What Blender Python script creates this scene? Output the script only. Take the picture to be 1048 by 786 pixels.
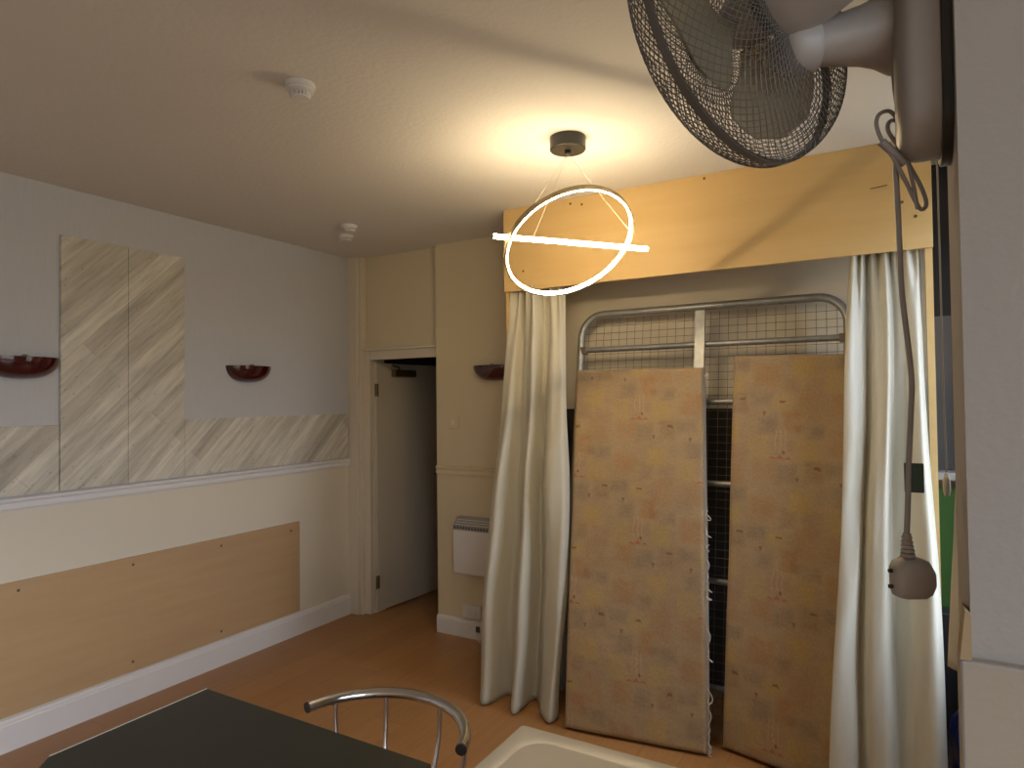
import bpy, bmesh, math, random
from mathutils import Vector, Matrix
random.seed(7)
C = bpy.context.scene.collection
for o in list(bpy.data.objects): bpy.data.objects.remove(o)
scn = bpy.context.scene

# ---------------------------------------------------------------- camera
F_PX, YAW, PITCH, ROLL = 671.44, .526, .0225, -.0112
CAM = Vector((3.7285, -3.8549, 1.6693))
fw = Vector((-math.sin(YAW)*math.cos(PITCH), math.cos(YAW)*math.cos(PITCH), math.sin(PITCH)))
rt = Vector((math.cos(YAW), math.sin(YAW), 0)); up = rt.cross(fw)
r2 = math.cos(ROLL)*rt + math.sin(ROLL)*up
u2 = -math.sin(ROLL)*rt + math.cos(ROLL)*up
cam = bpy.data.cameras.new('camera'); camo = bpy.data.objects.new('camera', cam); C.objects.link(camo)
camo.matrix_world = Matrix(((r2.x, u2.x, -fw.x, CAM.x), (r2.y, u2.y, -fw.y, CAM.y), (r2.z, u2.z, -fw.z, CAM.z), (0, 0, 0, 1)))
cam.sensor_fit = 'HORIZONTAL'; cam.sensor_width = 36; cam.lens = 36*F_PX/1048; cam.clip_start = .02
scn.camera = camo

# ---------------------------------------------------------------- light
SKY_STRENGTH = 8.0
LAMP_STRENGTH = 70.0
EXPOSURE = 0.0
w = bpy.data.worlds.new('sky'); scn.world = w; w.use_nodes = True
wn = w.node_tree; wn.nodes.clear()
wo = wn.nodes.new('ShaderNodeOutputWorld'); wb = wn.nodes.new('ShaderNodeBackground')
tc = wn.nodes.new('ShaderNodeTexCoord'); sx = wn.nodes.new('ShaderNodeSeparateXYZ'); cr = wn.nodes.new('ShaderNodeValToRGB')
wn.links.new(tc.outputs['Generated'], sx.inputs[0]); wn.links.new(sx.outputs['Z'], cr.inputs[0])
cr.color_ramp.elements[0].position = 0.0; cr.color_ramp.elements[0].color = (.22, .23, .22, 1)
cr.color_ramp.elements[1].position = .08; cr.color_ramp.elements[1].color = (.74, .84, 1, 1)
wn.links.new(cr.outputs[0], wb.inputs[0]); wb.inputs[1].default_value = SKY_STRENGTH
wn.links.new(wb.outputs[0], wo.inputs[0])
def portal(loc, rot, sx_, sy_):
    l = bpy.data.lights.new('window_portal', 'AREA'); l.shape = 'RECTANGLE'; l.size = sx_; l.size_y = sy_
    l.cycles.is_portal = True
    o = bpy.data.objects.new('window_portal', l); C.objects.link(o); o.location = loc; o.rotation_euler = rot
H = 2.8
XR = 4.14            # wall of the window bay on the right
PX, PY = 3.798, -2.96  # corner of the pier that carries the fan
YB = -8.0            # wall behind the camera
XE = 6.8             # far side wall of the room behind the pier
# windows: in the bay wall on the right, and in the side wall right of the camera
WY0, WY1, WZ0, WZ1 = -1.25, -.42, .70, 2.62     # bay window
EY0, EY1, EZ0, EZ1 = -7.8, -3.2, .45, 2.7       # long window of the room
portal((XR+.09, (WY0+WY1)/2, (WZ0+WZ1)/2), (0, math.radians(90), 0), WZ1-WZ0, WY1-WY0)
portal((XE+.09, (EY0+EY1)/2, (EZ0+EZ1)/2), (0, math.radians(90), 0), EZ1-EZ0, EY1-EY0)
scn.view_settings.view_transform = 'Standard'; scn.view_settings.look = 'None'
scn.view_settings.gamma = 1; scn.view_settings.use_curve_mapping = False
scn.view_settings.exposure = EXPOSURE

# ---------------------------------------------------------------- helpers
def tag(o, label=None, cat=None, group=None, kind=None):
    if label: o['label'] = label
    if cat: o['category'] = cat
    if group: o['group'] = group
    if kind: o['kind'] = kind
    return o
def empty(name, loc, label=None, cat=None, group=None):
    o = bpy.data.objects.new(name, None); C.objects.link(o); o.location = loc; o.empty_display_size = .1
    return tag(o, label, cat, group)
def wloc(o):
    v = Vector((0, 0, 0))
    while o is not None: v += o.location; o = o.parent
    return v
class MB:
    """collects shapes in world coordinates, then links them as ONE mesh object"""
    def __init__(s): s.bm = bmesh.new(); s.uv = None
    def box(s, a, b, bev=0, seg=2, mi=0):
        x0, y0, z0 = [min(p, q) for p, q in zip(a, b)]; x1, y1, z1 = [max(p, q) for p, q in zip(a, b)]
        r = bmesh.ops.create_cube(s.bm, size=1)
        vs = r['verts']
        for v in vs: v.co = Vector((x0+(v.co.x+.5)*(x1-x0), y0+(v.co.y+.5)*(y1-y0), z0+(v.co.z+.5)*(z1-z0)))
        fs = {f for v in vs for f in v.link_faces}
        for f in fs: f.material_index = mi
        if bev:
            es = list({e for v in vs for e in v.link_edges})
            bmesh.ops.bevel(s.bm, geom=es, offset=bev, segments=seg, profile=.5, affect='EDGES')
        return s
    def hexa(s, p):
        """eight corners: bottom loop 0-3, top loop 4-7"""
        v = [s.bm.verts.new(q) for q in p]
        for f in ((3, 2, 1, 0), (4, 5, 6, 7), (0, 1, 5, 4), (1, 2, 6, 5), (2, 3, 7, 6), (3, 0, 4, 7)):
            s.bm.faces.new([v[i] for i in f])
        return v
    def prism(s, pts, d):
        """closed outline swept along d"""
        d = Vector(d); a = [s.bm.verts.new(p) for p in pts]; b = [s.bm.verts.new(Vector(p)+d) for p in pts]
        n = len(pts); s.bm.faces.new(a[::-1]); s.bm.faces.new(b)
        for i in range(n): s.bm.faces.new((a[i], a[(i+1) % n], b[(i+1) % n], b[i]))
        return s
    def tube(s, pts, rad, seg=12, closed=False, cap=True):
        pts = [Vector(p) for p in pts]; n = len(pts)
        rs = rad if isinstance(rad, (list, tuple)) else [rad]*n
        T = []
        for i in range(n):
            if closed: t = pts[(i+1) % n]-pts[i-1]
            else: t = pts[min(i+1, n-1)]-pts[max(i-1, 0)]
            T.append(t.normalized())
        a = Vector((0, 0, 1)) if abs(T[0].z) < .9 else Vector((1, 0, 0))
        N = (a-T[0]*a.dot(T[0])).normalized(); rings = []
        for i in range(n):
            N = (N-T[i]*N.dot(T[i]))
            N = N.normalized() if N.length > 1e-6 else T[i].orthogonal().normalized()
            B = T[i].cross(N)
            rings.append([s.bm.verts.new(pts[i]+(N*math.cos(2*math.pi*k/seg)+B*math.sin(2*math.pi*k/seg))*rs[i]) for k in range(seg)])
        m = n if closed else n-1
        for i in range(m):
            A, Bq = rings[i], rings[(i+1) % n]
            for k in range(seg):
                s.bm.faces.new((A[k], A[(k+1) % seg], Bq[(k+1) % seg], Bq[k]))
        if cap and not closed:
            s.bm.faces.new(rings[0][::-1]); s.bm.faces.new(rings[-1])
        return s
    def lathe(s, prof, o, ax, seg=32, ang=(0, 2*math.pi), ref=None, closed=False):
        """profile [(radius, height)] turned about ax through o"""
        ax = Vector(ax).normalized(); o = Vector(o)
        e1 = Vector(ref).normalized() if ref else ax.orthogonal().normalized(); e2 = ax.cross(e1)
        full = abs(ang[1]-ang[0]-2*math.pi) < 1e-6
        n = seg if full else seg+1
        R = []
        for (r, h) in prof:
            if r < 1e-6: R.append([s.bm.verts.new(o+ax*h)]*n); continue
            R.append([s.bm.verts.new(o+ax*h+(e1*math.cos(ang[0]+(ang[1]-ang[0])*k/seg)+e2*math.sin(ang[0]+(ang[1]-ang[0])*k/seg))*r) for k in range(n)])
        idx = list(range(len(prof)-1))
        pairs = [(i, i+1) for i in idx]+([(len(prof)-1, 0)] if closed else [])
        for i, j in pairs:
            for k in range(seg):
                q = [R[i][k], R[i][(k+1) % n], R[j][(k+1) % n], R[j][k]]
                u = []
                for v in q:
                    if v not in u: u.append(v)
                if len(u) > 2:
                    try: s.bm.faces.new(u)
                    except ValueError: pass
        return s
    def grid(s, fn, nu, nv, uvfn=None):
        vs = [[s.bm.verts.new(fn(i/nu, j/nv)) for j in range(nv+1)] for i in range(nu+1)]
        if uvfn and s.uv is None: s.uv = s.bm.loops.layers.uv.new('uv')
        for i in range(nu):
            for j in range(nv):
                f = s.bm.faces.new((vs[i][j], vs[i+1][j], vs[i+1][j+1], vs[i][j+1]))
                if uvfn:
                    for l, (a, b) in zip(f.loops, ((i, j), (i+1, j), (i+1, j+1), (i, j+1))): l[s.uv].uv = uvfn(a/nu, b/nv)
        return vs
    def build(s, name, mat, parent=None, loc=None, smooth=None, solid=0, fix=True):
        if fix: bmesh.ops.recalc_face_normals(s.bm, faces=s.bm.faces)
        me = bpy.data.meshes.new(name); o = bpy.data.objects.new(name, me); C.objects.link(o)
        if parent is not None: o.parent = parent
        base = wloc(parent) if parent is not None else Vector((0, 0, 0))
        if loc is not None: o.location = Vector(loc)-base; base = Vector(loc)
        for v in s.bm.verts: v.co -= base
        s.bm.to_mesh(me); s.bm.free()
        for m in (mat if isinstance(mat, (list, tuple)) else [mat]): me.materials.append(m)
        if smooth is not None:
            me.shade_smooth()
            if smooth < 179:
                me.set_sharp_from_angle(angle=math.radians(smooth))
        if solid:
            md = o.modifiers.new('solid', 'SOLIDIFY'); md.thickness = solid; md.offset = 0
        return o
def spline(pts, n=8, closed=False):
    pts = [Vector(p) for p in pts]; out = []; N = len(pts)
    for i in range(N if closed else N-1):
        g = lambda k: pts[k % N] if closed else pts[max(0, min(N-1, k))]
        p0, p1, p2, p3 = g(i-1), g(i), g(i+1), g(i+2)
        for k in range(n):
            t = k/n
            out.append(.5*((2*p1)+(p2-p0)*t+(2*p0-5*p1+4*p2-p3)*t*t+(3*p1-p0-3*p2+p3)*t**3))
    if not closed: out.append(pts[-1])
    return out

# ---------------------------------------------------------------- materials
class NT:
    def __init__(s, m): s.t = m.node_tree; s.n = s.t.nodes
    def node(s, typ, **kw):
        n = s.n.new(typ)
        for k, v in kw.items(): setattr(n, k, v)
        return n
    def link(s, a, b): s.t.links.new(a, b)
    def put(s, sock, v):
        if isinstance(v, bpy.types.NodeSocket): s.link(v, sock)
        else: sock.default_value = v
    def m(s, op, a, b=0, c=None):
        n = s.n.new('ShaderNodeMath'); n.operation = op; s.put(n.inputs[0], a); s.put(n.inputs[1], b)
        if c is not None: s.put(n.inputs[2], c)
        return n.outputs[0]
    def mix(s, f, a, b, blend='MIX'):
        n = s.n.new('ShaderNodeMix'); n.data_type = 'RGBA'; n.blend_type = blend
        s.put(n.inputs[0], f)
        for q, v in ((n.inputs[6], a), (n.inputs[7], b)):
            s.put(q, (*v, 1) if isinstance(v, tuple) and len(v) == 3 else v)
        return n.outputs[2]
    def coord(s, which='Object', scale=(1, 1, 1), rot=(0, 0, 0), loc=(0, 0, 0)):
        t = s.n.new('ShaderNodeTexCoord'); mp = s.n.new('ShaderNodeMapping')
        mp.inputs['Scale'].default_value = scale; mp.inputs['Rotation'].default_value = rot; mp.inputs['Location'].default_value = loc
        s.link(t.outputs[which], mp.inputs[0]); return mp.outputs[0]
    def noise(s, vec, scale, detail=4, rough=.5, out='Fac'):
        n = s.n.new('ShaderNodeTexNoise'); s.link(vec, n.inputs['Vector']); n.inputs['Scale'].default_value = scale
        n.inputs['Detail'].default_value = detail; n.inputs['Roughness'].default_value = rough
        return n.outputs[out]
    def ramp(s, f, stops):
        n = s.n.new('ShaderNodeValToRGB'); s.link(f, n.inputs[0]); e = n.color_ramp.elements
        while len(e) < len(stops): e.new(.5)
        for q, (p, c) in zip(e, stops): q.position = p; q.color = (*c, 1)
        return n.outputs[0]
    def bump(s, h, strength, dist=.01):
        n = s.n.new('ShaderNodeBump'); n.inputs['Strength'].default_value = strength; n.inputs['Distance'].default_value = dist
        s.link(h, n.inputs['Height']); return n.outputs[0]
def mat(name, col=(.8, .8, .8), rough=.6, metal=0, var=0, vscale=4, bump=0, bscale=60, spec=.5, stretch=(1, 1, 1), coat=0, sheen=0, bdist=.004):
    m = bpy.data.materials.new(name); m.use_nodes = True; t = NT(m); b = t.n['Principled BSDF']
    b.inputs['Base Color'].default_value = (*col, 1); b.inputs['Roughness'].default_value = rough
    b.inputs['Metallic'].default_value = metal; b.inputs['Specular IOR Level'].default_value = spec
    b.inputs['Coat Weight'].default_value = coat; b.inputs['Sheen Weight'].default_value = sheen
    v = t.coord('Object', stretch)
    if var:
        f = t.noise(v, vscale, 5)
        t.link(t.mix(f, tuple(c*(1-var) for c in col), tuple(min(1, c*(1+var)) for c in col)), b.inputs['Base Color'])
    if bump:
        t.link(t.bump(t.noise(v, bscale, 4), bump, bdist), b.inputs['Normal'])
    return m
def glow(name, col, strength):
    m = bpy.data.materials.new(name); m.use_nodes = True; t = NT(m); b = t.n['Principled BSDF']
    b.inputs['Base Color'].default_value = (.9, .9, .88, 1)
    b.inputs['Emission Color'].default_value = (*col, 1); b.inputs['Emission Strength'].default_value = strength
    return m

M = {}
M['ceiling'] = mat('stippled_ceiling_paint', (.72, .70, .665), .85, var=.04, vscale=1.2, bump=.5, bscale=45, bdist=.006)
M['cream'] = mat('cream_wall_paint', (.74, .675, .545), .7, var=.05, vscale=1.5, bump=.12, bscale=25)
M['magnolia'] = mat('magnolia_wall_paint', (.66, .575, .40), .65, var=.05, vscale=1.3, bump=.1, bscale=20)
M['white'] = mat('white_gloss_trim', (.76, .74, .73), .35, var=.03)
M['whitedoor'] = mat('white_door_paint', (.56, .50, .40), .4, var=.04, vscale=2)
M['pier'] = mat('grey_lining_paper', (.36, .335, .31), .85, var=.04, vscale=3, bump=.2, bscale=90)
M['dadopaper'] = mat('dull_beige_lining_paper', (.36, .315, .25), .8, var=.08, vscale=4, bump=.25, bscale=40)
# wallpaper: fine vertical weave
def m_paper():
    m = mat('grey_textured_wallpaper', (.41, .415, .43), .75); t = NT(m); b = t.n['Principled BSDF']
    v = t.coord('Object', (1, 120, 6)); f = t.noise(v, 1.0, 6, .7)
    g = t.noise(t.coord('Object', (1, 1, 1)), .9, 3)
    c = t.mix(f, (.50, .505, .525), (.62, .625, .645)); c = t.mix(t.m('MULTIPLY', g, .35), c, (.46, .455, .455))
    t.link(c, b.inputs['Base Color']); t.link(t.bump(f, .35, .003), b.inputs['Normal']); return m
M['paper'] = m_paper()
# laminate floor
def m_floor():
    m = mat('honey_laminate_floor', (.4, .2, .08), .38); t = NT(m); b = t.n['Principled BSDF']
    br = t.node('ShaderNodeTexBrick'); v = t.coord('Object', (1, 1, 1), (0, 0, math.radians(90)))
    t.link(v, br.inputs['Vector']); br.offset = .37; br.inputs['Scale'].default_value = 1
    br.inputs['Brick Width'].default_value = 1.2; br.inputs['Row Height'].default_value = .19
    br.inputs['Mortar Size'].default_value = .0015; br.inputs['Mortar Smooth'].default_value = .3
    br.inputs['Color1'].default_value = (.42, .22, .088, 1); br.inputs['Color2'].default_value = (.47, .255, .105, 1)
    br.inputs['Mortar'].default_value = (.26, .135, .055, 1)
    g = t.noise(t.coord('Object', (28, 1.6, 1)), 1.5, 6, .6)
    c = t.mix(g, (.72, .66, .6), (1.12, 1.1, 1.05)); t.link(t.mix(1.0, br.outputs['Color'], c, 'MULTIPLY'), b.inputs['Base Color'])
    t.link(t.m('ADD', .3, t.m('MULTIPLY', g, .18)), b.inputs['Roughness']); return m
M['floor'] = m_floor()
# pale diagonal planks on the wall boards (planks at 34 degrees, in the wall's own metres)
def m_planks():
    m = mat('pale_whitewashed_diagonal_planks', (.5, .48, .4), .6); t = NT(m); b = t.n['Principled BSDF']
    geo = t.node('ShaderNodeNewGeometry'); mp = t.node('ShaderNodeMapping'); mp.vector_type = 'POINT'
    sp = t.node('ShaderNodeSeparateXYZ'); t.link(geo.outputs['Position'], sp.inputs[0])
    cb = t.node('ShaderNodeCombineXYZ'); t.link(sp.outputs['Y'], cb.inputs[0]); t.link(sp.outputs['Z'], cb.inputs[1])
    t.link(cb.outputs[0], mp.inputs[0]); mp.inputs['Rotation'].default_value = (0, 0, math.radians(-45))
    br = t.node('ShaderNodeTexBrick'); t.link(mp.outputs[0], br.inputs['Vector']); br.offset = .41; br.inputs['Scale'].default_value = 1
    br.inputs['Brick Width'].default_value = 1.7; br.inputs['Row Height'].default_value = .088
    br.inputs['Mortar Size'].default_value = .0012; br.inputs['Mortar Smooth'].default_value = .6; br.inputs['Bias'].default_value = 0
    br.inputs['Color1'].default_value = (.68, .65, .565, 1); br.inputs['Color2'].default_value = (.48, .45, .38, 1); br.inputs['Mortar'].default_value = (.37, .34, .27, 1)
    mp2 = t.node('ShaderNodeMapping'); t.link(mp.outputs[0], mp2.inputs[0]); mp2.inputs['Scale'].default_value = (1.3, 13, 1)
    g = t.noise(mp2.outputs[0], 1.6, 6, .65)
    c = t.mix(1.0, br.outputs['Color'], t.ramp(g, [(.3, (.66, .64, .60)), (.5, (.98, .97, .95)), (.68, (1.22, 1.21, 1.17))]), 'MULTIPLY')
    k = t.node('ShaderNodeTexVoronoi'); mp3 = t.node('ShaderNodeMapping'); t.link(mp.outputs[0], mp3.inputs[0]); mp3.inputs['Scale'].default_value = (3.2, 6.5, 1); t.link(mp3.outputs[0], k.inputs['Vector'])
    kn = t.ramp(k.outputs['Distance'], [(.04, (.62, .58, .52)), (.17, (1, 1, 1))])
    c = t.mix(.8, c, kn, 'MULTIPLY'); t.link(c, b.inputs['Base Color']); return m
M['planks'] = m_planks()
def m_ply(name, c0, c1, sc):
    m = mat(name, c0, .5); t = NT(m); b = t.n['Principled BSDF']
    f = t.noise(t.coord('Object', sc), 1.3, 5, .55); t.link(t.mix(f, c0, c1), b.inputs['Base Color']); return m
M['ply'] = m_ply('birch_plywood', (.47, .30, .15), (.57, .385, .205), (1, 1.2, 14))
M['pelmet'] = m_ply('varnished_pine_ply', (.64, .42, .16), (.76, .55, .26), (1.0, 1, 11))
M['ply_edge'] = mat('bare_softwood', (.36, .26, .15), .7)
M['burgundy'] = mat('burgundy_glazed_ceramic', (.055, .006, .008), .13, coat=.6, var=.2, vscale=9)
M['bulb'] = mat('dull_grey_bulb', (.22, .21, .19), .5)
M['alcove'] = mat('pale_alcove_lining', (.78, .70, .55), .7, var=.05, vscale=1.5)
M['architrave'] = mat('cream_gloss_trim', (.66, .60, .49), .4, var=.03)
M['plastic'] = mat('white_plastic', (.70, .69, .68), .4)
M['plastic_dark'] = mat('dark_vent_gap', (.06, .055, .05), .7)
M['black'] = mat('black_painted_metal', (.018, .017, .016), .35)
M['gold'] = mat('matt_brass_ring', (.36, .29, .17), .45, .4)
M['wire'] = mat('thin_steel_wire', (.5, .45, .38), .4, .6)
M['led'] = glow('warm_led_diffuser', (1, .77, .46), LAMP_STRENGTH)
M['galv'] = mat('galvanised_steel', (.36, .37, .37), .42, .55, var=.25, vscale=30)
M['meshwire'] = mat('rusty_bed_wire', (.22, .17, .12), .5, .5)
M['chrome'] = mat('chrome', (.62, .62, .63), .12, 1)
M['brass'] = mat('dull_brass', (.22, .15, .07), .4, .8)
M['fan'] = mat('light_grey_fan_plastic', (.33, .31, .30), .42)
M['fan_wire'] = mat('grey_coated_wire', (.10, .095, .09), .4)
M['cord'] = mat('grey_flex', (.30, .285, .29), .5)
M['plug'] = mat('grey_white_plug', (.36, .33, .31), .5)
M['tape'] = mat('dark_green_tape', (.012, .05, .03), .4)
M['table'] = mat('dark_charcoal_laminate', (.028, .03, .026), .42, var=.25, vscale=120)
M['edge'] = mat('pale_table_edge', (.62, .58, .5), .5)
M['whitetop'] = mat('off_white_plastic', (.50, .465, .385), .28, spec=.5)
M['seat'] = mat('black_vinyl', (.03, .03, .03), .45)
M['green'] = mat('green_board', (.10, .26, .06), .6)
M['cloth'] = mat('off_white_cloth', (.55, .53, .45), .85, bump=.3, bscale=30)
M['blue'] = mat('blue_plastic_bag', (.012, .022, .17), .28, var=.4, vscale=12, bump=.6, bscale=14, bdist=.02)
M['blind_grey'] = mat('mid_grey_panel', (.22, .22, .235), .45)
M['frame_grey'] = mat('dark_grey_window_frame', (.05, .05, .055), .3)
M['pullcord'] = mat('dull_cream_cord', (.36, .33, .28), .8)
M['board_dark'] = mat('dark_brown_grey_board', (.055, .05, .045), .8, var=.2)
M['string'] = mat('frayed_white_thread', (.62, .57, .5), .9)
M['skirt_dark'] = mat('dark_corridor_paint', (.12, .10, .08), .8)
def m_blade():
    m = mat('smoky_fan_blade', (.34, .30, .21), .3); t = NT(m); b = t.n['Principled BSDF']
    tr = t.node('ShaderNodeBsdfTransparent'); tr.inputs[0].default_value = (.80, .74, .60, 1)
    mx = t.node('ShaderNodeMixShader'); mx.inputs[0].default_value = .55
    t.link(tr.outputs[0], mx.inputs[1]); t.link(b.outputs[0], mx.inputs[2]); t.link(mx.outputs[0], t.n['Material Output'].inputs[0]); return m
M['blade'] = m_blade()
def m_curtain():
    m = mat('cream_satin_curtain', (.80, .77, .66), .40, sheen=.25); t = NT(m); b = t.n['Principled BSDF']
    g = t.noise(t.coord('Object', (1, 1, 1)), 14, 4); h = t.noise(t.coord('Object', (6, 6, 1.5)), 4, 3)
    t.link(t.bump(t.m('ADD', h, t.m('MULTIPLY', g, .5)), .25, .012), b.inputs['Normal'])
    tl = t.node('ShaderNodeBsdfTranslucent'); tl.inputs[0].default_value = (.75, .72, .6, 1)
    mx = t.node('ShaderNodeMixShader'); mx.inputs[0].default_value = .38
    t.link(b.outputs[0], mx.inputs[1]); t.link(tl.outputs[0], mx.inputs[2]); t.link(mx.outputs[0], t.n['Material Output'].inputs[0]); return m
M['curtain'] = m_curtain()
def m_mattress():
    """printed patchwork: soft squares and little motifs on a half-drop repeat of .35 x .66 m (uv is in metres)"""
    m = mat('printed_patchwork_ticking', (.5, .36, .2), .8, sheen=.2); t = NT(m); b = t.n['Principled BSDF']
    tcn = t.node('ShaderNodeTexCoord'); sp = t.node('ShaderNodeSeparateXYZ'); t.link(tcn.outputs['UV'], sp.inputs[0])
    U, V = sp.outputs[0], sp.outputs[1]
    wob = t.noise(tcn.outputs['UV'], 26, 3)
    k = t.m('FLOOR', t.m('DIVIDE', U, .35)); u = t.m('SUBTRACT', U, t.m('MULTIPLY', k, .35))
    vv = t.m('ADD', V, t.m('MULTIPLY', k, .33)); v = t.m('MULTIPLY', t.m('FRACT', t.m('DIVIDE', vv, .66)), .66)
    wu = t.m('ADD', u, t.m('MULTIPLY', t.m('SUBTRACT', wob, .5), .03)); wv = t.m('ADD', v, t.m('MULTIPLY', t.m('SUBTRACT', wob, .5), -.03))
    def rect(cx, cy, hw, hh, soft):
        du = t.m('SUBTRACT', t.m('ABSOLUTE', t.m('SUBTRACT', wu, cx)), hw); dv = t.m('SUBTRACT', t.m('ABSOLUTE', t.m('SUBTRACT', wv, cy)), hh)
        d = t.m('MAXIMUM', du, dv); mr = t.node('ShaderNodeMapRange'); t.link(d, mr.inputs[0])
        mr.inputs[1].default_value = soft; mr.inputs[2].default_value = -soft; return mr.outputs[0]
    def tri(cx, cy, hw, h, up_=1):
        q = t.m('MULTIPLY', t.m('SUBTRACT', v, cy), up_/h)     # 0 at base, 1 at tip
        wd = t.m('MULTIPLY', t.m('SUBTRACT', 1, q), hw); inside = t.m('LESS_THAN', t.m('ABSOLUTE', t.m('SUBTRACT', u, cx)), wd)
        return t.m('MULTIPLY', inside, t.m('MULTIPLY', t.m('GREATER_THAN', q, 0), t.m('LESS_THAN', q, 1)))
    blot = t.m('MULTIPLY_ADD', t.noise(tcn.outputs['UV'], 13, 3, .6), 1.7, -.25)
    base = t.mix(t.noise(tcn.outputs['UV'], 9, 5, .65), (.47, .335, .185), (.30, .22, .135))
    c = base
    O, Yl, Br, Gr, Pk = (.37, .165, .045), (.46, .32, .09), (.20, .115, .06), (.20, .155, .12), (.34, .20, .12)
    for (cx, cy, hw, hh, col, a) in (
        (.08, .56, .06, .055, O, .42), (.25, .60, .05, .05, Yl, .55), (.19, .52, .035, .04, Br, .30), (.30, .50, .04, .045, Pk, .40),
        (.05, .44, .05, .03, Gr, .40), (.15, .42, .045, .03, Yl, .45), (.27, .40, .05, .06, O, .25), (.20, .33, .035, .05, O, .55),
        (.09, .31, .04, .045, Gr, .45), (.31, .29, .035, .03, Gr, .50), (.05, .20, .05, .06, Yl, .35), (.16, .22, .05, .03, Pk, .35),
        (.27, .19, .05, .05, Yl, .5), (.30, .09, .04, .05, Br, .35), (.08, .09, .05, .05, O, .38), (.18, .07, .045, .045, Gr, .42), (.24, .30, .02, .02, Br, .4)):
        c = t.mix(t.m('MULTIPLY', t.m('MULTIPLY', rect(cx, cy, hw, hh, .014), blot), min(.85, a*1.35)), c, col)
    for (cx, cy) in ((.07, .38), (.23, .06)):                       # dark tulip + little bar
        c = t.mix(t.m('MULTIPLY', tri(cx, cy, .010, .026, -1), .6), c, (.16, .075, .03))
        c = t.mix(t.m('MULTIPLY', rect(cx+.085, cy+.05, .014, .006, .003), .75), c, (.17, .08, .035))
    for (dx, h) in ((-.035, .012), (0, .022), (.035, .012)):        # row of red peaks with a diamond
        c = t.mix(t.m('MULTIPLY', tri(.15+dx, .145, .018, h), .75), c, (.42, .12, .03))
    c = t.mix(t.m('MULTIPLY', tri(.165, .178, .008, .012), .8), c, (.2, .1, .05)); c = t.mix(t.m('MULTIPLY', tri(.165, .178, .008, .012, -1), .8), c, (.2, .1, .05))
    for dx in (-.022, 0, .022):                                      # fine pale stems
        c = t.mix(t.m('MULTIPLY', rect(.15+dx, .235, .0015, .05, .0015), .45), c, (.68, .52, .30))
        c = t.mix(t.m('MULTIPLY', rect(.25+dx*.7, .47, .003, .022, .002), .5), c, (.42, .19, .05))
    fine = t.noise(t.coord('UV', (60, 60, 1)), 1.5, 4)
    c = t.mix(.5, c, t.ramp(fine, [(.3, (.75, .72, .68)), (.7, (1.15, 1.13, 1.1))]), 'MULTIPLY')
    t.link(c, b.inputs['Base Color'])
    bp = t.m('ADD', t.noise(tcn.outputs['UV'], 5, 3), t.m('MULTIPLY', t.noise(tcn.outputs['UV'], 45, 2), .12))
    t.link(t.bump(bp, .35, .02), b.inputs['Normal']); return m
M['mattress'] = m_mattress()
M['mattress_side'] = mat('pale_mattress_border', (.40, .33, .25), .85, var=.18, vscale=22)

# ================================================================ SETTING
def struct(name, mb, m, **kw): return tag(mb.build(name, m, **kw), kind='structure')
YD = .06                      # face of the recessed strip that holds the door
PX_L = 1.746                  # left end of the alcove
XS = .853                     # step where the wall comes forward again
struct('floor', MB().box((-.12, -2.80, -.12), (XR+.12, 2.1, 0)).box((-.12, YB-.12, -.12), (XE+.12, -2.80, 0)), M['floor'])
struct('ceiling', MB().box((-.12, -2.80, H), (XR+.12, .35, H+.12)).box((-.12, YB-.12, H), (XE+.12, -2.80, H+.12)), M['ceiling'])
ZDL = 1.18
struct('wall_left', MB().box((-.12, YB-.12, ZDL), (0, .35, H), mi=0).box((-.12, YB-.12, 0), (0, .35, ZDL), mi=1), [M['paper'], M['cream']])
mb = MB(); mb.box((XS, 0, 0), (PX_L, .2, H)); mb.box((PX_L, 0, 0), (XR+.12, .2, H), mi=1)
mb.box((0, YD, 2.0), (XS, .2, H)); mb.box((0, YD, 0), (.135, .2, 2.0))
struct('wall_back', mb, [M['magnolia'], M['alcove']])
# right bay wall with its window opening
mb = MB(); mb.box((XR, WY1, 0), (XR+.12, 0, H)); mb.box((XR, -2.80, 0), (XR+.12, WY0, H))
mb.box((XR, WY0, 0), (XR+.12, WY1, WZ0)); mb.box((XR, WY0, WZ1), (XR+.12, WY1, H))
struct('wall_right', mb, M['pier'])
mb = MB(); mb.box((PX, PY, 1.375), (XE, -2.80, H)); mb.box((PX-.012, PY-.014, 0), (XE, PY+.025, 1.375), bev=.003, mi=1); mb.box((PX, PY+.025, 0), (XE, -2.80, 1.375), mi=1)
struct('wall_pier', mb, [M['pier'], M['dadopaper']])
mb = MB(); mb.box((XE, YB-.12, 0), (XE+.12, EY0, H)); mb.box((XE, EY1, 0), (XE+.12, PY+.2, H)); mb.box((XE, EY0, 0), (XE+.12, EY1, EZ0)); mb.box((XE, EY0, EZ1), (XE+.12, EY1, H))
struct('wall_east', mb, M['cream'])
struct('wall_front', MB().box((-.12, YB-.12, 0), (XE, YB, H)), M['cream'])
# corridor beyond the door
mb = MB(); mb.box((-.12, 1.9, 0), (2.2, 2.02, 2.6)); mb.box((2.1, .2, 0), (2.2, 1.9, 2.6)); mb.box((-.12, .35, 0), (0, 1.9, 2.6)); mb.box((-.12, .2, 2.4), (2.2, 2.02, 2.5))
struct('wall_corridor', mb, M['skirt_dark'])
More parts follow.
